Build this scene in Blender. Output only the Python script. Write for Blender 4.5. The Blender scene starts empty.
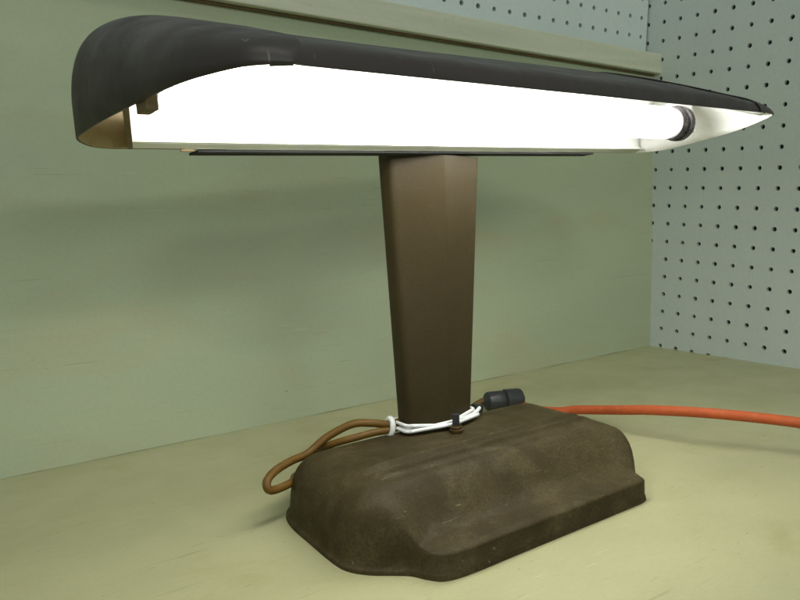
import bpy, bmesh, math, random
from mathutils import Vector, Matrix, noise
random.seed(4)
IN = 0.0254                      # everything below is laid out in inches
D = bpy.data
scene = bpy.context.scene

# ------------------------------------------------------------------ camera
R = [[0.8176761, -0.5749897, -0.0281522], [-0.0901615, -0.0796103, -0.9927402], [0.5685742, 0.8142782, -0.1169374]]
cam_d = D.cameras.new('camera'); cam = D.objects.new('camera', cam_d)
scene.collection.objects.link(cam); scene.camera = cam
m = Matrix([[R[0][i], -R[1][i], -R[2][i]] for i in range(3)]).to_4x4()
m.translation = Vector((-35.43887, -25.29205, 7.96154)) * IN
cam.matrix_world = m
cam_d.sensor_width = 36; cam_d.lens = 711.25 / 800 * 36
cam_d.clip_start = 0.01; cam_d.clip_end = 100
scene.render.resolution_x = 1024; scene.render.resolution_y = 768

# ------------------------------------------------------------------ light of the workshop
world = D.worlds.new('World'); scene.world = world; world.use_nodes = True
bg = world.node_tree.nodes['Background']
bg.inputs[0].default_value = (0.80, 0.92, 0.83, 1); bg.inputs[1].default_value = 0.335
def area(name, loc, target, sx, sy, power, col):
    l = D.lights.new(name, 'AREA'); l.shape = 'RECTANGLE'; l.size = sx; l.size_y = sy
    l.energy = power; l.color = col
    o = D.objects.new(name, l); scene.collection.objects.link(o)
    o.location = loc
    o.rotation_euler = (Vector(target) - Vector(loc)).to_track_quat('-Z', 'Y').to_euler()
    return o
area('unseen_room_light', (-0.55, -2.9, 0.985), (-0.5, 0, 0.2), 0.9, 0.10, 8.5, (0.92, 1.0, 0.88))  # unseen stand-in source, placed to cast the upper shadow edge on the panel
area('unseen_room_light_left', (-1.75, -2.9, 1.27), (-0.5, 0, 0.2), 0.5, 0.14, 9.5, (0.90, 1.0, 0.92))  # second unseen stand-in, higher and further left, for the lower shadow edge
area('added_overhead_light', (-0.9, -1.3, 2.2), (-0.5, -0.1, 0.2), 1.2, 0.5, 8.0, (1.0, 1.0, 0.88))  # added area light overhead, stands in for general room light
scene.view_settings.view_transform = 'Standard'; scene.view_settings.look = 'None'
scene.view_settings.exposure = 0.0; scene.view_settings.gamma = 1

# ------------------------------------------------------------------ material helpers
def new_mat(name):
    mt = D.materials.new(name); mt.use_nodes = True
    return mt, mt.node_tree, mt.node_tree.nodes['Principled BSDF']
def nd(nt, t, **kw):
    n = nt.nodes.new(t)
    for k, v in kw.items():
        if k in n.inputs: n.inputs[k].default_value = v
        else: setattr(n, k, v)
    return n
def coords(nt, scale=(1, 1, 1)):
    tc = nd(nt, 'ShaderNodeTexCoord'); mp = nd(nt, 'ShaderNodeMapping')
    mp.inputs['Scale'].default_value = scale
    nt.links.new(tc.outputs['Object'], mp.inputs['Vector']); return mp.outputs['Vector']
def ramp(nt, fac, stops):
    r = nd(nt, 'ShaderNodeValToRGB'); el = r.color_ramp.elements
    while len(el) < len(stops): el.new(0.5)
    for e, (p, c) in zip(el, stops):
        e.position = p; e.color = (c[0], c[1], c[2], 1) if not isinstance(c, float) else (c, c, c, 1)
    nt.links.new(fac, r.inputs['Fac']); return r.outputs['Color']
def mixc(nt, fac, a, b, mode='MIX'):
    n = nd(nt, 'ShaderNodeMix', data_type='RGBA', blend_type=mode)
    for s, v in ((0, fac), (6, a), (7, b)):
        if hasattr(v, 'is_linked'): nt.links.new(v, n.inputs[s])
        elif s == 0: n.inputs[0].default_value = v
        else: n.inputs[s].default_value = (*v, 1)
    return n.outputs[2]
def noise_fac(nt, vec, scale, detail=4, rough=0.55, dist=0.0):
    n = nd(nt, 'ShaderNodeTexNoise', Scale=scale, Detail=detail, Roughness=rough, Distortion=dist)
    nt.links.new(vec, n.inputs['Vector']); return n.outputs['Fac']
def bump(nt, b, height, strength=0.2, dist=0.0005):
    n = nd(nt, 'ShaderNodeBump', Strength=strength, Distance=dist)
    nt.links.new(height, n.inputs['Height']); nt.links.new(n.outputs['Normal'], b.inputs['Normal'])
def painted(name, base, alt, stain, rough=0.45, sc=6.0, stretch=(1, 1, 1), stain_lo=0.62, stain_hi=0.8,
            grain=60, bs=0.25, bd=0.0006, scratches=None, metallic=0.0, spec=0.5, fleck=0.08):
    mt, nt, b = new_mat(name)
    v = coords(nt, stretch); v0 = coords(nt)
    c = ramp(nt, noise_fac(nt, v, sc, 6, 0.6, 0.4), [(0.3, base), (0.72, alt)])
    c = mixc(nt, ramp(nt, noise_fac(nt, v, sc * 2.3, 8, 0.65, 0.8), [(stain_lo, 0.0), (stain_hi, 1.0)]), c, stain)
    fine = noise_fac(nt, v0, grain * 4, 3, 0.6)
    c = mixc(nt, ramp(nt, fine, [(0.36, fleck), (0.6, 0.0)]), c, tuple(x * 0.45 for x in base))
    if scratches:
        vs = coords(nt, scratches[1])
        c = mixc(nt, ramp(nt, noise_fac(nt, vs, scratches[2], 2, 0.4), [(scratches[3], 0.0), (scratches[3] + 0.03, 1.0)]), c, scratches[0])
    nt.links.new(c, b.inputs['Base Color'])
    rr = ramp(nt, noise_fac(nt, v0, sc * 4, 5), [(0.3, rough - 0.1), (0.7, min(1.0, rough + 0.12))])
    nt.links.new(rr, b.inputs['Roughness'])
    b.inputs['Metallic'].default_value = metallic
    b.inputs['Specular IOR Level'].default_value = spec
    bump(nt, b, noise_fac(nt, v0, grain, 5, 0.6), bs, bd)
    return mt

M_bench = painted('bench_paint', (0.445, 0.430, 0.245), (0.37, 0.365, 0.205), (0.35, 0.31, 0.145), 0.40, 5, (1, 1.8, 1),
                  0.54, 0.85, 90, 0.12, 0.0006, ((0.27, 0.25, 0.14), (12, 40, 1), 11, 0.735))
M_panel = painted('panel_paint', (0.415, 0.455, 0.305), (0.345, 0.400, 0.280), (0.400, 0.375, 0.240), 0.5, 3.5, (0.6, 1, 1.9),
                  0.50, 0.78, 70, 0.15, 0.0006, ((0.22, 0.23, 0.14), (14, 1, 60), 7, 0.755))
M_peg = painted('pegboard_paint', (0.60, 0.655, 0.64), (0.56, 0.615, 0.60), (0.55, 0.56, 0.47), 0.38, 5, (1, 1, 1),
                0.66, 0.85, 60, 0.10, 0.0004)
M_rail = painted('rail_wood_paint', (0.60, 0.60, 0.48), (0.48, 0.49, 0.38), (0.46, 0.40, 0.27), 0.34, 7, (0.5, 4, 9),
                 0.6, 0.8, 60, 0.2, 0.0006)
M_dark_brown = painted('dark_brown_and_shadow', (0.16, 0.11, 0.045), (0.10, 0.07, 0.03), (0.06, 0.04, 0.02), 0.7, 20)  # dark brown: painted shadow line under the rail, also small lamp parts
M_dark = painted('hole_shade_and_channel', (0.012, 0.014, 0.012), (0.02, 0.02, 0.018), (0.01, 0.01, 0.01), 0.9, 8)  # near-black: shade of the peg holes as colour, also the mounting channel
M_shade = painted('shade_paint', (0.030, 0.0225, 0.0235), (0.044, 0.033, 0.033), (0.062, 0.048, 0.042), 0.5, 14, (1, 1, 1),
                  0.58, 0.82, 160, 0.3, 0.0003, ((0.12, 0.10, 0.085), (60, 25, 8), 8, 0.75), 0.0, 0.5)
M_base = painted('base_paint', (0.034, 0.0245, 0.0085), (0.072, 0.055, 0.0225), (0.100, 0.080, 0.038), 0.60, 17, (1, 1.2, 1),
                 0.50, 0.85, 150, 0.3, 0.0003, ((0.22, 0.175, 0.10), (50, 90, 20), 6, 0.79), 0.0, 0.15, 0.4)
M_col = painted('column_paint', (0.037, 0.0265, 0.0095), (0.047, 0.034, 0.013), (0.060, 0.046, 0.022), 0.5, 9, (1, 1, 1),
                0.60, 0.85, 260, 0.35, 0.0002, ((0.40, 0.32, 0.18), (60, 60, 60), 5, 0.83), 0.0, 0.2, 0.45)
M_inner = painted('reflector_white', (0.88, 0.88, 0.86), (0.84, 0.84, 0.82), (0.78, 0.76, 0.70), 0.35, 10, (1, 1, 1),
                  0.64, 0.85, 120, 0.1, 0.0003)
M_tan = painted('cap_lining', (0.50, 0.40, 0.22), (0.38, 0.29, 0.15), (0.14, 0.09, 0.04), 0.5, 30)
M_black = painted('black_rubber', (0.018, 0.02, 0.022), (0.03, 0.032, 0.034), (0.07, 0.07, 0.065), 0.42, 40)
M_brown = painted('brown_cord_rubber', (0.105, 0.052, 0.007), (0.15, 0.077, 0.010), (0.06, 0.03, 0.01), 0.5, 60, spec=0.3)
M_orange = painted('orange_cord_rubber', (0.52, 0.105, 0.03), (0.40, 0.080, 0.026), (0.46, 0.16, 0.07), 0.58, 45, (1, 1, 1), 0.52, 0.8, spec=0.25)
M_string = painted('white_wire', (0.78, 0.80, 0.80), (0.70, 0.70, 0.68), (0.5, 0.46, 0.4), 0.5, 90)
M_brass = painted('tarnished_brass', (0.16, 0.10, 0.04), (0.10, 0.06, 0.025), (0.05, 0.03, 0.02), 0.38, 90, metallic=0.7)
M_band = painted('tube_band', (0.05, 0.045, 0.05), (0.10, 0.09, 0.10), (0.2, 0.18, 0.18), 0.3, 60, metallic=0.5)
M_strip = painted('lip_shaded', (0.50, 0.52, 0.42), (0.44, 0.46, 0.36), (0.3, 0.26, 0.16), 0.5, 20)  # white lip with its shade put into a grey-green tone

mt, nt, b = new_mat('tube_glow')
b.inputs['Base Color'].default_value = (0.9, 0.9, 0.9, 1)
b.inputs['Emission Color'].default_value = (1.0, 0.995, 0.95, 1)
gv = noise_fac(nt, coords(nt, (1, 1, 1)), 3)
mr = nd(nt, 'ShaderNodeMapRange'); mr.inputs['To Min'].default_value = 14.0; mr.inputs['To Max'].default_value = 15.0
nt.links.new(gv, mr.inputs['Value']); nt.links.new(mr.outputs[0], b.inputs['Emission Strength'])
M_glow = mt

def add_wear(mt, col, rots, scale, thr):
    nt = mt.node_tree; b = nt.nodes['Principled BSDF']
    for k, (ang, st) in enumerate(rots):
        tc = nd(nt, 'ShaderNodeTexCoord'); mp = nd(nt, 'ShaderNodeMapping')
        mp.inputs['Rotation'].default_value = ang; mp.inputs['Scale'].default_value = st
        mp.inputs['Location'].default_value = (k * 3.7, k * 1.9, 0)
        nt.links.new(tc.outputs['Object'], mp.inputs['Vector'])
        n = noise_fac(nt, mp.outputs['Vector'], scale, 2, 0.45, 0.6)
        prev = b.inputs['Base Color'].links[0].from_socket
        c = mixc(nt, ramp(nt, n, [(thr, 0.0), (thr + 0.06, 0.42)]), prev, col[k % len(col)])
        nt.links.new(c, b.inputs['Base Color'])
add_wear(M_bench, [(0.24, 0.22, 0.12), (0.56, 0.54, 0.36)], [((0, 0, 0.7), (3, 46, 1)), ((0, 0, -0.5), (4, 60, 1)), ((0, 0, 1.9), (3, 52, 1))], 7, 0.70)
add_wear(M_panel, [(0.24, 0.22, 0.13), (0.50, 0.50, 0.37)], [((0, 0.06, 0), (2.2, 1, 60)), ((0, -0.9, 0), (4, 1, 50)), ((0, 0.02, 0), (1.5, 1, 80))], 7, 0.715)
add_wear(M_base, [(0.26, 0.21, 0.12), (0.24, 0.20, 0.12)], [((0, 0, 0.5), (12, 120, 40)), ((0.4, 0, -0.6), (14, 110, 30))], 6, 0.72)
add_wear(M_col, [(0.14, 0.105, 0.06)], [((0, 0.2, 0), (90, 60, 14))], 6, 0.75)

# ------------------------------------------------------------------ mesh helpers
def link(name, me, mats, parent=None, loc=None, smooth=True):
    o = D.objects.new(name, me); scene.collection.objects.link(o)
    for q in (mats if isinstance(mats, (list, tuple)) else [mats]): me.materials.append(q)
    if smooth:
        for p in me.polygons: p.use_smooth = True
    if parent: o.parent = parent
    if loc is not None: o.location = loc
    return o
def mesh(name, verts, faces, mats, parent=None, origin=(0, 0, 0), smooth=True, own=None):
    """verts in inches, world frame; origin is the world place (inches) of the parent thing"""
    og = Vector(origin)
    me = D.meshes.new(name)
    me.from_pydata([tuple((Vector(v) - og) * IN) for v in verts], [], faces); me.update()
    bm = bmesh.new(); bm.from_mesh(me); bmesh.ops.recalc_face_normals(bm, faces=bm.faces); bm.to_mesh(me); bm.free()
    o = link(name, me, mats, parent, None if parent else og * IN, smooth)
    return o
def box_vf(c, s, rot=None):
    c = Vector(c); v = []
    for x in (-1, 1):
        for y in (-1, 1):
            for z in (-1, 1):
                p = Vector((x * s[0] / 2, y * s[1] / 2, z * s[2] / 2))
                if rot: p = rot @ p
                v.append(c + p)
    f = [(0, 1, 3, 2), (4, 6, 7, 5), (0, 4, 5, 1), (2, 3, 7, 6), (0, 2, 6, 4), (1, 5, 7, 3)]
    return v, f
def box(name, c, s, mats, parent=None, origin=(0, 0, 0), rot=None, bev=0.05, seg=2):
    v, f = box_vf(c, s, rot)
    o = mesh(name, v, f, mats, parent, origin, smooth=False)
    if bev:
        md = o.modifiers.new('bevel', 'BEVEL'); md.width = bev * IN; md.segments = seg; md.limit_method = 'ANGLE'
    return o
def catmull(pts, n=8, closed=False):
    P = [Vector(p) for p in pts]; out = []
    N = len(P)
    rng = range(N) if closed else range(N - 1)
    for i in rng:
        if closed: a, b_, c, d = P[(i - 1) % N], P[i], P[(i + 1) % N], P[(i + 2) % N]
        else: a, b_, c, d = P[max(i - 1, 0)], P[i], P[i + 1], P[min(i + 2, N - 1)]
        for k in range(n):
            t = k / n
            out.append(0.5 * ((2 * b_) + (c - a) * t + (2 * a - 5 * b_ + 4 * c - d) * t * t + (3 * b_ - a - 3 * c + d) * t ** 3))
    if not closed: out.append(P[-1])
    return out
def tube_vf(path, r, seg=10, caps=True, closed=False):
    v, f = [], []
    N = len(path); prev = None
    for i, p in enumerate(path):
        if closed: tg = path[(i + 1) % N] - path[i - 1]
        else: tg = path[min(i + 1, N - 1)] - path[max(i - 1, 0)]
        tg.normalize()
        if prev is None: a = tg.orthogonal().normalized()
        else: a = (prev - tg * prev.dot(tg)).normalized()
        prev = a; bb = tg.cross(a)
        rr = r(i / (N - 1)) if callable(r) else r
        for k in range(seg):
            an = 2 * math.pi * k / seg
            v.append(p + (a * math.cos(an) + bb * math.sin(an)) * rr)
    for i in range(N if closed else N - 1):
        j = (i + 1) % N
        for k in range(seg):
            k2 = (k + 1) % seg
            f.append((i * seg + k, i * seg + k2, j * seg + k2, j * seg + k))
    if caps and not closed:
        f.append(tuple(range(seg))[::-1]); f.append(tuple((N - 1) * seg + k for k in range(seg)))
    return v, f
def tube(name, pts, r, mats, parent=None, origin=(0, 0, 0), seg=10, n=8, smooth_path=True):
    path = catmull(pts, n) if smooth_path else [Vector(p) for p in pts]
    v, f = tube_vf(path, r, seg)
    return mesh(name, v, f, mats, parent, origin)
def lathe_vf(base, axis, prof, seg=24):
    """prof: list of (distance along axis, radius)"""
    base = Vector(base); ax = Vector(axis).normalized(); a = ax.orthogonal().normalized(); bb = ax.cross(a)
    v, f = [], []
    for h, r in prof:
        for k in range(seg):
            an = 2 * math.pi * k / seg
            v.append(base + ax * h + (a * math.cos(an) + bb * math.sin(an)) * max(r, 1e-4))
    for i in range(len(prof) - 1):
        for k in range(seg):
            k2 = (k + 1) % seg
            f.append((i * seg + k, i * seg + k2, (i + 1) * seg + k2, (i + 1) * seg + k))
    f.append(tuple(range(seg))[::-1]); f.append(tuple((len(prof) - 1) * seg + k for k in range(seg)))
    return v, f
def lathe(name, base, axis, prof, mats, parent=None, origin=(0, 0, 0), seg=24):
    v, f = lathe_vf(base, axis, prof, seg)
    o = mesh(name, v, f, mats, parent, origin)
    md = o.modifiers.new('edges', 'EDGE_SPLIT'); md.split_angle = math.radians(38)
    return o
def thing(name, label, cat, origin, group=None):
    o = D.objects.new(name, None); scene.collection.objects.link(o); o.location = Vector(origin) * IN
    o.empty_display_size = 0.02
    o['label'] = label; o['category'] = cat
    if group: o['group'] = group
    return o
def tag(o, label, cat, group=None):
    o['label'] = label; o['category'] = cat
    if group: o['group'] = group
    return o

# ------------------------------------------------------------------ the setting
o = box('workbench_top', (-24, -17, -0.75), (74, 38, 1.5), M_bench, origin=(-24, -17, 0), bev=0.06); o['kind'] = 'structure'
# back panel: painted board standing on the bench, its lower edge not quite straight
def panel():
    v, f = [], []; nx, nz = 60, 12
    x0, x1, z0, z1 = -61.0, 0.02, -0.02, 16.6
    for side in (0, 1):
        for j in range(nz + 1):
            for i in range(nx + 1):
                x = x0 + (x1 - x0) * i / nx; z = z0 + (z1 - z0) * j / nz
                if j == 0: z = 0.006 + max(0.0, noise.noise(Vector((x * 0.45, 3.1, 0)))) * 0.05
                y = 0.0 + 0.03 * noise.noise(Vector((x * 0.09, z * 0.12, 1.3)))
                v.append((x, y + 0.42 * side, z))
    n1 = (nx + 1) * (nz + 1)
    for j in range(nz):
        for i in range(nx):
            a = j * (nx + 1) + i
            f.append((a, a + 1, a + nx + 2, a + nx + 1)); f.append((n1 + a, n1 + a + nx + 1, n1 + a + nx + 2, n1 + a + 1))
    rim = [i for i in range(nx + 1)] + [j * (nx + 1) + nx for j in range(1, nz + 1)] + [nz * (nx + 1) + i for i in range(nx - 1, -1, -1)] + [j * (nx + 1) for j in range(nz - 1, 0, -1)]
    for k in range(len(rim)):
        a, c = rim[k], rim[(k + 1) % len(rim)]
        f.append((a, n1 + a, n1 + c, c))
    o = mesh('wall_panel', v, f, M_panel, origin=(-24, 0, 0))
    md = o.modifiers.new('edges', 'EDGE_SPLIT'); md.split_angle = math.radians(30)
    return o
panel()['kind'] = 'structure'

Mg = Matrix([[1, 0, -0.00035323], [-0.0000186, 0.9986076, -0.0527525], [0.00035274, 0.0527525, 0.9986075]])
P0 = Vector((0.0, 0.65, -6.1567432))
def G(x, y, z): return Mg @ (Vector((x, y, z)) - P0)
def pegboard(name, fn, us, ws, normal_shift, origin, seg=14, r=0.118, depth=0.2):
    """fn(u, w, d) -> point; one hole at every integer (u, w); each hole a real well"""
    v, f = [], []
    for u in us:
        for w in ws:
            b0 = len(v)
            rr = r * random.uniform(0.94, 1.05)
            for k in range(seg):
                an = 2 * math.pi * (k + 0.5) / seg
                cx, cy = math.cos(an), math.sin(an)
                s = 0.5 / max(abs(cx), abs(cy))
                v.append(fn(u + cx * s, w + cy * s, 0))
            for k in range(seg):
                an = 2 * math.pi * (k + 0.5) / seg
                v.append(fn(u + math.cos(an) * rr, w + math.sin(an) * rr, 0))
            for k in range(seg):
                an = 2 * math.pi * (k + 0.5) / seg
                v.append(fn(u + math.cos(an) * rr, w + math.sin(an) * rr, depth))
            # square corners
            cs = []
            for sx, sy in ((1, 1), (-1, 1), (-1, -1), (1, -1)):
                cs.append(len(v)); v.append(fn(u + sx * 0.5, w + sy * 0.5, 0))
            def quad(k):
                a = 2 * math.pi * (k + 0.5) / seg; c = 2 * math.pi * (k + 1.5) / seg
                qa = int(((a + math.pi / 4) % (2 * math.pi)) // (math.pi / 2)); qc = int(((c + math.pi / 4) % (2 * math.pi)) // (math.pi / 2))
                return qa, qc
            for k in range(seg):
                k2 = (k + 1) % seg; qa, qc = quad(k)
                if qa != qc: f.append((b0 + k, cs[qa], b0 + k2, b0 + seg + k2, b0 + seg + k))
                else: f.append((b0 + k, b0 + k2, b0 + seg + k2, b0 + seg + k))
                f.append((b0 + seg + k, b0 + seg + k2, b0 + 2 * seg + k2, b0 + 2 * seg + k))
    o = mesh(name, v, f, M_peg, origin=origin, smooth=False)
    bm = bmesh.new(); bm.from_mesh(o.data); bmesh.ops.remove_doubles(bm, verts=bm.verts, dist=1e-5)
    bmesh.ops.recalc_face_normals(bm, faces=bm.faces); bm.to_mesh(o.data); bm.free()
    return o
o = pegboard('right_wall', lambda u, w, d: G(0 + d, -u, -w), range(-3, 26), range(-15, 8), 0, (0, -10, 0)); o['kind'] = 'structure'
bk = mesh('right_wall_hole_shade', [G(0.21, 4, 16), G(0.21, -26, 16), G(0.21, -26, -8), G(0.21, 4, -8)], [(0, 1, 2, 3)], M_dark, o, (0, -10, 0))  # near-black sheet behind the holes, painted in place of their shade
o2 = pegboard('back_wall', lambda u, w, d: G(-1.5961 - u, 2.0139 + d, 12.2949 - w), range(-1, 45), range(-4, 3), 0, (-20, 0.5, 16)); o2['kind'] = 'structure'
mesh('back_wall_hole_shade', [G(3, 2.24, 17), G(-48, 2.24, 17), G(-48, 2.24, 9.8), G(3, 2.24, 9.8)], [(0, 1, 2, 3)], M_dark, o2, (-20, 0.5, 16))  # same near-black sheet, gives these holes their shade

# trim rail capping the back panel
rot = Matrix.Rotation(math.radians(0.62), 3, 'Y')
rail = thing('trim_rail', 'pale painted wooden rail along the top of the green back panel', 'trim board', (-30, -0.2, 15.9))
rc = Vector((-30, -0.02, 16.26)); L = 60.1
box('rail_board', rc + Vector((0, -0.1, 0)), (L, 0.74, 1.05), M_rail, rail, (-30, -0.2, 15.9), rot, 0.05)
box('rail_shadow_line', rc + Vector((-0.1, -0.0, -0.565)), (L - 0.3, 0.34, 0.08), M_dark_brown, rail, (-30, -0.2, 15.9), rot, 0.0)  # brown strip painted as the shadow line below the rail

# ------------------------------------------------------------------ the lamp
BO = (-22.8, -10.6, 0.0)
lamp = thing('desk_lamp', 'old brown metal fluorescent desk lamp standing lit on the green workbench', 'desk lamp', BO)

def polyline_dist(p, poly):
    best = 1e9; n = len(poly)
    for i in range(n):
        a = poly[i]; c = poly[(i + 1) % n]
        dx, dy = c[0] - a[0], c[1] - a[1]; l2 = dx * dx + dy * dy + 1e-12
        t = max(0, min(1, ((p[0] - a[0]) * dx + (p[1] - a[1]) * dy) / l2))
        d = (p[0] - a[0] - t * dx) ** 2 + (p[1] - a[1] - t * dy) ** 2
        if d < best: best = d
    return math.sqrt(best)
def interp(x, tab):
    if x <= tab[0][0]: return tab[0][1]
    for (a, ya), (c, yc) in zip(tab, tab[1:]):
        if x <= c:
            t = (x - a) / (c - a); return ya + (yc - ya) * t
    return tab[-1][1]
def smoothtab(pts):   # densify a profile with a centripetal-ish spline
    out = catmull([(p[0], p[1], 0) for p in pts], 6)
    o = []; lx = -1
    for q in out:
        if q.x > lx + 1e-5: o.append((q.x, q.y)); lx = q.x
    return o
def sstep(a, c, x):
    t = max(0, min(1, (x - a) / (c - a))); return t * t * (3 - 2 * t)

OUT = [(-27.74, -8.9), (-27.84, -10.3), (-27.88, -11.5), (-27.80, -12.0), (-27.52, -12.42), (-27.05, -12.82), (-26.80, -13.05),
       (-26.62, -13.38), (-26.42, -13.64), (-26.1, -13.76), (-25.5, -13.80), (-24, -13.78), (-21, -13.76), (-19.9, -13.75), (-19.45, -13.73), (-19.14, -13.60),
       (-18.94, -13.24), (-18.5, -12.92), (-18.02, -12.45), (-17.74, -11.9), (-17.60, -10.8), (-17.60, -9.3), (-17.82, -8.35), (-18.5, -7.8),
       (-20.5, -7.66), (-24.5, -7.64), (-26.5, -7.7), (-27.35, -8.05)]
PBACK = smoothtab([(0, 0.0), (0.02, 0.09), (0.1, 0.16), (0.14, 0.8), (0.3, 1.34), (0.58, 1.56), (1.1, 1.77), (1.6, 1.83), (2.4, 1.84)])
outline = [(q.x, q.y) for q in catmull([(x, y, 0) for x, y in OUT], 8, closed=True)]
PBODY = smoothtab([(0, 0.0), (0.015, 0.09), (0.09, 0.16), (0.13, 0.40), (0.17, 0.78), (0.26, 1.12), (0.44, 1.40), (0.72, 1.60), (1.1, 1.72), (1.6, 1.79), (2.2, 1.83), (3.2, 1.84)])
PLIP = [(0, 0.0), (0.02, 0.06), (0.035, 0.50), (0.06, 0.57), (0.10, 0.605), (0.16, 0.62), (0.40, 0.66)]
PCOVE = smoothtab([(0.0, 0.625), (0.35, 0.645), (0.65, 0.665), (0.90, 0.71), (1.12, 0.83), (1.32, 1.02), (1.52, 1.24), (1.75, 1.46), (2.0, 1.64), (2.35, 1.77), (2.8, 1.83), (3.3, 1.84)])
PFRONT = smoothtab([(0.0, 0.0), (0.03, 0.10), (0.08, 0.5), (0.16, 0.86), (0.35, 1.10), (0.7, 1.36), (1.1, 1.58), (1.5, 1.73), (2.0, 1.82), (2.6, 1.84)])
PRIGHT = smoothtab([(0.0, 0.0), (0.03, 0.2), (0.08, 0.75), (0.2, 1.05), (0.45, 1.32), (0.85, 1.55), (1.3, 1.71), (1.8, 1.80), (2.5, 1.84)])
def smin(a, c, k=0.10):
    h = max(k - abs(a - c), 0.0) / k
    return min(a, c) - h * h * k * 0.25
def base_z(x, y, d):
    zb_ = smin(interp(d, PBODY), interp(max(0, -7.64 - y), PBACK))
    zb_ = smin(zb_, interp(max(0, -17.60 - x), PRIGHT))
    # front wall of the body, only where it stands behind the tray line
    if y > -13.05: zf = interp(y + 13.05 + 0.12, PFRONT)
    else: zf = interp(0.12, PFRONT)
    zb_ = smin(zb_, max(zf, 0.0))
    cove = interp(y + 13.78, PCOVE)
    lip = min(interp(d, PLIP), cove) if d < 0.4 else cove
    k = sstep(-13.7, -12.3, y)
    w = sstep(-27.05 + 0.1 * k, -26.55 + 0.75 * k, x) * (1 - sstep(-19.25 - 0.5 * k, -18.85 + 0.45 * k, x)) * (1 - sstep(-11.2, -9.9, y))
    z = zb_ * (1 - w) + lip * w
    z = min(z, interp(d, PBODY) + 0.02) if d < 0.05 else z
    if d > 0.5:
        e = sstep(-26.9, -26.2, x) * (1 - sstep(-19.3, -18.7, x))
        for yy, a in ((-10.94, 0.085), (-11.34, 0.11)):
            z += e * a * math.exp(-((y - yy) / 0.065) ** 2)
        z -= e * 0.06 * math.exp(-((y + 11.14) / 0.09) ** 2) + e * 0.035 * math.exp(-((y + 11.58) / 0.1) ** 2)
    return z
def build_base():
    v, f = [], []
    qs = [0, 0.0015, 0.004, 0.007, 0.0095, 0.012, 0.015, 0.018, 0.025, 0.034, 0.045, 0.058, 0.075, 0.095, 0.118, 0.145, 0.175, 0.205]
    qs += [0.205 + 0.795 * k / 78 for k in range(1, 78)]
    n = len(outline)
    for q in qs:
        for (x, y) in outline:
            cx = max(-25.6, min(-19.9, x)); cy = -10.4
            px = x + (cx - x) * q; py = y + (cy - y) * q
            d = 0.0 if q == 0 else polyline_dist((px, py), outline)
            v.append((px, py, base_z(px, py, d)))
    for i in range(len(qs) - 1):
        for k in range(n):
            k2 = (k + 1) % n
            f.append((i * n + k, i * n + k2, (i + 1) * n + k2, (i + 1) * n + k))
    # close along the spine
    last = (len(qs) - 1) * n
    f.append(tuple(last + k for k in range(n)))
    return mesh('base', v, f, M_base, lamp, BO)
base = build_base()

# column
CX = -22.85
def col_section(z, grow=0.0):
    t = (z - 1.7) / 8.0
    w = 1.16 + (1.62 - 1.16) * t + grow
    yb, ys = -8.55 + grow * 0.7, -9.28 - grow * 0.9
    fr = -9.60 - grow
    cx = CX + 0.02 * t
    pts = [(0, fr)]
    fold = []
    def arc(cx_, cy_, r, a0, a1, k=5):
        return [(cx_ + r * math.cos(a0 + (a1 - a0) * i / k), cy_ + r * math.sin(a0 + (a1 - a0) * i / k)) for i in range(k + 1)]
    r = 0.22
    A = math.radians(14.5)
    right = arc(w - r, ys + r, r, -math.pi / 2 + A, 0)
    backr = arc(w - 0.22, yb - 0.22, 0.22, 0, math.pi / 2)
    P = [(-0.03, fr + 0.006), (0, fr), (0.03, fr + 0.006)] + right + backr
    P += [(-x, y) for x, y in backr[::-1]] + [(-x, y) for x, y in right[::-1]]
    return [(cx + x, y) for x, y in P]
def build_col():
    v, f = [], []; zs = [1.45 + (9.62 - 1.45) * i / 24 for i in range(25)]
    for z in zs: v += [(x, y, z) for x, y in col_section(z)]
    n = len(col_section(3))
    for i in range(24):
        for k in range(n):
            k2 = (k + 1) % n; f.append((i * n + k, i * n + k2, (i + 1) * n + k2, (i + 1) * n + k))
    f.append(tuple(range(n))[::-1]); f.append(tuple(24 * n + k for k in range(n)))
    o = mesh('column', v, f, M_col, lamp, BO)
    md = o.modifiers.new('edges', 'EDGE_SPLIT'); md.split_angle = math.radians(60)
    return o
build_col()

# head: local frame s (along), t (towards the viewer), n (up)
S_ = Vector((0.99222078, 0.11999443, 0.03315515)); T_ = Vector((0.11693598, -0.9897113, 0.08244702)); N_ = Vector((-0.04270721, 0.07792861, 0.99604379))
HO = Vector((-23.3363, -9.75, 9.691))
def H(s, t, n): return HO + S_ * s + T_ * t + N_ * n
LEFT = [(0.0, -8.6), (0.12, -8.95), (0.35, -9.2), (0.7, -9.45), (1.1, -9.62), (1.6, -9.66), (2.4, -9.68), (3.3, -9.65), (4.2, -9.6), (5.0, -9.5), (5.6, -9.28), (5.95, -9.05), (6.2, -8.6)]
RIGHT = [(0.0, 10.6), (0.25, 11.05), (0.6, 11.3), (1.0, 11.32), (1.5, 11.15), (2.3, 10.7), (3.3, 10.08), (4.35, 9.2), (5.0, 8.5), (5.5, 7.9), (5.9, 7.35), (6.08, 7.0), (6.2, 6.3)]
LT = smoothtab(LEFT); RT = smoothtab(RIGHT)
SEC = catmull([(6.2, 0, 0), (6.2, 0.12, 0), (6.14, 0.26, 0), (5.9, 0.39, 0), (5.4, 0.56, 0), (4.6, 0.84, 0), (3.8, 1.12, 0), (3.0, 1.40, 0), (2.2, 1.66, 0), (1.5, 1.82, 0), (0.9, 1.86, 0), (0.4, 1.74, 0), (0.1, 1.46, 0), (0.0, 1.0, 0), (0.0, 0.5, 0), (0.0, 0.0, 0)], 5)
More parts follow.
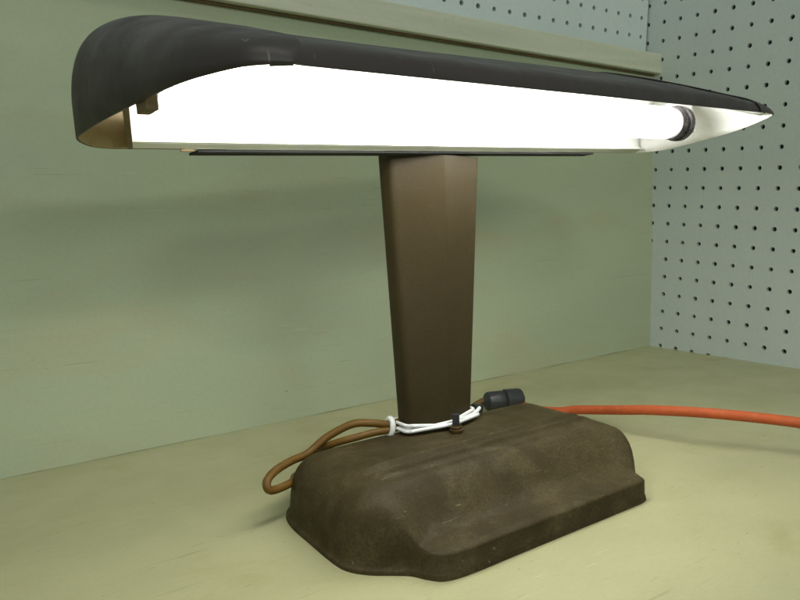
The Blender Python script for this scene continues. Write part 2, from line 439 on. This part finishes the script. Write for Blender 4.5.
def shade_grid(s_from=None, s_to=None, grow=0.0, nv=150):
    """skin of the shade; s_from / s_to: callables of t that cut it"""
    v, f = [], []
    vs = [0.5 - 0.5 * math.cos(math.pi * k / nv) for k in range(nv + 1)]
    vs = [0.35 * a + 0.65 * (k / nv) for k, a in enumerate(vs)]
    vs = [(x - vs[0]) / (vs[-1] - vs[0]) for x in vs]
    for q in SEC:
        t, nn = q.x, q.y
        sl, sr = interp(t, LT) - grow, interp(t, RT) + grow
        a = sl if s_from is None else max(sl, s_from(t)); c = sr if s_to is None else min(sr, s_to(t))
        for x in vs:
            s = a + (c - a) * x
            rl, rr = 1.7, 4.2
            dl, dr = max(0, s - sl), max(0, sr - s)
            e = 1.0
            if dl < rl: e = min(e, (1 - (1 - dl / rl) ** 2.9) ** (1 / 2.9))
            if dr < rr: e = min(e, (1 - (1 - dr / rr) ** 2.1) ** (1 / 2.1))
            n = nn * e
            tc = t + (t - 3.1) * grow / 3.1
            v.append(H(s, tc, n * (1.10 + 0.07 * sstep(-6, 5, s)) + grow * min(1, n * 3)))
    nr = len(vs)
    for i in range(len(SEC) - 1):
        for k in range(nr - 1):
            f.append((i * nr + k, i * nr + k + 1, (i + 1) * nr + k + 1, (i + 1) * nr + k))
    return v, f
def solidify(o, th, off=-1, mi=0, mr=0):
    md = o.modifiers.new('thickness', 'SOLIDIFY'); md.thickness = th * IN; md.offset = off
    md.material_offset = mi; md.material_offset_rim = mr; md.use_even_offset = False
def orient_up(o):
    up = N_
    me = o.data
    s = sum(p.normal.dot(up) * p.area for p in me.polygons)
    if s < 0: me.flip_normals()
v, f = shade_grid(lambda t: -8.9 + 0.3 * (6.2 - t) * 0.9, lambda t: 6.3)
sh = mesh('shade', v, f, [M_shade, M_inner], lamp, BO); orient_up(sh); solidify(sh, 0.04, -1, 1, 0)
lc = lambda t: -8.45 + 0.36 * (6.2 - t)
v, f = shade_grid(None, lc, 0.045)
c1 = mesh('shade_cap', v, f, [M_shade, M_tan], lamp, BO); orient_up(c1); solidify(c1, 0.04, -1, 1, 0)
rc_ = lambda t: 5.9 - 0.1 * (6.2 - t)
v, f = shade_grid(rc_, None, 0.045)
c2 = mesh('shade_cap', v, f, [M_shade, M_inner], lamp, BO); orient_up(c2); solidify(c2, 0.04, -1, 1, 0)

# white reflector trough inside the shade, rolled lip along its rear edge
RP = catmull([(0.26, 0.09, 0), (0.20, 0.13, 0), (0.16, 0.25, 0), (0.18, 0.5, 0), (0.30, 1.1, 0), (0.8, 1.6, 0), (1.6, 1.62, 0), (2.6, 1.33, 0), (3.8, 0.93, 0), (5.0, 0.56, 0), (5.75, 0.30, 0), (6.05, 0.16, 0), (6.10, 0.03, 0)], 4)
def dome(s, t):
    nn = min(q.y for q in SEC) if t >= 6.2 else interp(-t, DOME_TAB)
    dl, dr = max(0, s - interp(t, LT)), max(0, interp(t, RT) - s); e = 1.0
    if dl < 1.7: e = min(e, (1 - (1 - dl / 1.7) ** 2.5) ** (1 / 2.5))
    if dr < 4.2: e = min(e, (1 - (1 - dr / 4.2) ** 2.1) ** (1 / 2.1))
    return nn * e * 1.08
DOME_TAB = sorted(set((-q.x, q.y) for q in SEC if q.y > 0.2 and q.x > 0.02))
v, f = [], []
ns = 60
for q in RP:
    t, n = q.x, q.y
    a = max(-8.25 - 0.40 * t, interp(t, LT) + 0.12 + 0.45 * sstep(4.3, 5.6, t)); c = min(10.75, 11.3 - 1.3 * t) if t < 2.3 else 8.3 - 0.5 * max(0, t - 4)
    c = min(c, interp(t, RT) - 0.3)
    for k in range(ns + 1):
        ss = a + (c - a) * k / ns
        v.append(H(ss, t, min(n, max(0.02, dome(ss, t) - 0.12)) if n > 0.2 else n))
for i in range(len(RP) - 1):
    for k in range(ns): f.append((i * (ns + 1) + k, i * (ns + 1) + k + 1, (i + 1) * (ns + 1) + k + 1, (i + 1) * (ns + 1) + k))
rf = mesh('reflector', v, f, M_inner, lamp, BO); orient_up(rf); solidify(rf, 0.03, 1)
Rh = Matrix((S_, T_, N_)).transposed()
def hbox(name, s0, s1, t0, t1, n0, n1, mat, parent=lamp, bev=0.02):
    return box(name, H((s0 + s1) / 2, (t0 + t1) / 2, (n0 + n1) / 2), (s1 - s0, abs(t1 - t0), n1 - n0), mat, parent, BO, Rh, bev)
v, f = [], []
for s in (-8.4, 10.4):
    for t, n in ((0.30, 0.085), (0.04, 0.003), (0.03, 0.02), (0.28, 0.10)): v.append(H(s, t, n))
f = [(0, 1, 5, 4), (1, 2, 6, 5), (2, 3, 7, 6), (3, 0, 4, 7), (0, 3, 2, 1), (4, 5, 6, 7)]
mesh('rear_lip', v, f, M_strip, lamp, BO, smooth=False)
hbox('mounting_channel', -6.9, 7.75, -0.45, 0.0, -0.06, -0.004, M_dark)
hbox('column_bracket', -0.8, 1.15, -1.1, -0.06, 0.02, 0.9, M_col)
hbox('lip_clip', -7.3, -7.0, 0.0, 0.06, -0.06, -0.005, M_dark_brown)
v, f = [], []
for t, n0, n1 in ((0.12, -0.03, 0.5), (0.6, -0.05, 1.1), (1.6, 0.0, 1.35), (2.6, 0.05, 1.1), (3.3, 0.1, 0.6)):
    for ds in (0.0, -0.1):
        for n in (n0, min(n1, max(n0 + 0.05, dome(-8.37 - 0.40 * t, t) - 0.2))): v.append(H(-8.27 - 0.40 * t + ds, t, n))
for i in range(4):
    a, c = 4 * i, 4 * i + 4
    f += [(a, a + 1, c + 1, c), (a + 2, c + 2, c + 3, a + 3), (a, c, c + 2, a + 2), (a + 1, a + 3, c + 3, c + 1)]
f += [(0, 2, 3, 1), (16, 17, 19, 18)]
mesh('end_plate', v, f, M_dark_brown, lamp, BO, smooth=False)

# fluorescent tube with its sockets
tt, tn = 2.35, 0.56
TL, TR = -8.7, 8.5
lathe('fluorescent_tube', H(TL, tt, tn), S_, [(0, 0.3), (0.05, 0.44), (0.18, 0.5)] + [(0.18 + (TR - TL - 0.36) * k / 10, 0.5) for k in range(1, 11)] + [(TR - TL - 0.05, 0.44), (TR - TL, 0.3)], M_glow, lamp, BO, 32)
for e_, (a0, sg) in enumerate(((TL, -1), (TR, 1))):
    bnd = lathe('tube_socket', H(a0 + sg * 0.0, tt, tn), S_ * sg, [(0.0, 0.40), (0.02, 0.52), (0.3, 0.54), (0.32, 0.50), (0.5, 0.50), (0.52, 0.57), (0.74, 0.57), (0.8, 0.5)] if sg > 0 else [(0, 0.28), (0.02, 0.3), (0.1, 0.3), (0.12, 0.25)], M_band if sg > 0 else M_inner, lamp, BO, 28)
hbox('socket_bracket', 9.3, 9.4, 1.9, 2.8, 0.2, 1.3, M_inner)
hbox('socket_bracket', -9.62, -9.42, 3.6, 3.95, -0.14, 0.2, M_dark_brown)

# switch on the base
zb = 1.80
sw = lathe('switch', (-22.93, -10.0, zb), (0, 0, 1), [(0, 0.19), (0.03, 0.2), (0.09, 0.2), (0.11, 0.15), (0.15, 0.15), (0.16, 0.17), (0.2, 0.16)], M_brass, lamp, BO, 24)
box('toggle', (-22.9, -9.95, zb + 0.36), (0.2, 0.13, 0.34), M_black, sw, BO, Matrix.Rotation(math.radians(-35), 3, 'Z'), 0.02)
box('strain_relief', (-21.1, -8.8, 1.93), (0.34, 0.26, 0.26), M_black, lamp, BO, Matrix.Rotation(math.radians(12), 3, 'Y'), 0.05)

# power cord of the lamp
knot = Vector((-24.36, -8.72, 1.97))
cord_pts = [(-23.7, -8.6, 2.0), knot + Vector((0, 0, 0.05)), (-24.85, -8.55, 2.11), (-25.37, -8.3, 2.12), (-26.03, -8.0, 1.80), (-26.62, -7.95, 1.45), (-27.25, -8.15, 1.42), (-27.86, -8.45, 1.37),
            (-28.22, -8.72, 1.26), (-28.24, -8.84, 1.08), (-27.95, -8.72, 0.98), (-27.36, -8.4, 0.93), (-26.6, -7.3, 0.65), (-25.0, -6.6, 0.3), (-22, -6.0, 0.15), (-20, -5.4, 0.15), (-18.2, -4.6, 0.2), (-17.3, -4.2, 0.36), (-16.8, -4.25, 0.52)]
pc = tube('power_cord', cord_pts, 0.112, M_brown, lamp, BO, 10, 10)
tube('cord_end', [(-23.7, -8.75, 1.9), knot + Vector((-0.05, -0.05, -0.09)), (-24.9, -8.66, 1.86), (-25.5, -8.5, 1.78), (-25.95, -8.1, 1.6), (-26.1, -7.5, 1.25), (-26.1, -7.15, 0.9), (-25.6, -6.9, 0.35), (-24.6, -6.8, 0.13)], 0.105, M_brown, pc, BO, 10, 8)
lathe('plug', (-16.85, -4.23, 0.45), (1, -0.3, -0.02), [(0, 0.12), (0.12, 0.2), (0.18, 0.33), (0.26, 0.39), (0.85, 0.40), (0.95, 0.38), (1.0, 0.34)], M_black, pc, BO, 28)

# extension cord
EO = (-14.0, -8.0, 0.0)
ext = thing('extension_cord', 'orange extension cord trailing off to the right behind the lamp base', 'extension cord', EO)
tube('cord', [(-15.4, -4.70, 0.38), (-15.32, -4.95, 0.21), (-15.38, -5.4, 0.185), (-15.25, -6.0, 0.18), (-15.02, -6.7, 0.25), (-14.78, -7.24, 0.38), (-14.69, -8.36, 0.6), (-14.74, -9.51, 0.85), (-14.53, -10.4, 1.0), (-14.01, -11.97, 1.15), (-13.29, -13.29, 1.15), (-12.61, -14.54, 1.1), (-11.7, -16.4, 0.95), (-10.3, -19.3, 0.5), (-8, -24, 0.19), (-6, -29, 0.19)], 0.172, M_orange, ext, EO, 14, 10)
lathe('connector', (-15.93, -4.51, 0.44), (1, -0.3, -0.04), [(0, 0.38), (0.04, 0.43), (0.62, 0.43), (0.74, 0.40), (0.78, 0.3), (0.86, 0.22)], M_black, ext, EO, 28)

# white wire wound round the column foot, holding the brown cord
WO = (-23.0, -9.0, 1.76)
wt = thing('wire_tie', 'white plastic wire wound round the foot of the lamp column', 'wire tie', WO)
def around(grow, z0, z1, ph=0.0, amp=0.04):
    sec = col_section(1.9, grow)
    n = len(sec); pts = []
    for i, (x, y) in enumerate(sec):
        k = (i + 0.5) / n
        # front faces lie at low index; the left end of the loop rides higher
        z = z0 + (z1 - z0) * (x - (CX - 1.1)) / 2.2 + amp * math.sin(2.6 * (x - CX) + ph)
        pts.append(Vector((x, y, z)))
    return catmull(pts, 3, closed=True)
vv, ff = [], []
for g, z0, z1, ph, am in ((0.07, 1.92, 2.08, 0.0, 0.05), (0.17, 1.93, 1.96, 2.6, 0.04), (0.12, 2.0, 1.95, 4.4, 0.05), (0.10, 1.95, 2.02, 1.4, 0.05)):
    path = around(g, z0, z1, ph, am)
    a, c = tube_vf(path, 0.052, 8, closed=True); o_ = len(vv); vv += a; ff += [tuple(i + o_ for i in q) for q in c]
mesh('loops', vv, ff, M_string, wt, WO)
ringp = [knot + Vector((0.04 * math.cos(a), -0.2 * math.sin(a) * 0.8, 0.24 * math.cos(a) - 0.03)) for a in [2 * math.pi * k / 24 for k in range(24)]]
v, f = tube_vf(ringp, 0.085, 8, closed=True)
mesh('knot', v, f, M_string, wt, WO)
tube('wire_end', [(-21.9, -9.38, 1.93), (-21.6, -9.35, 2.02), (-21.35, -9.2, 2.06)], 0.06, M_string, wt, WO, 8, 6)
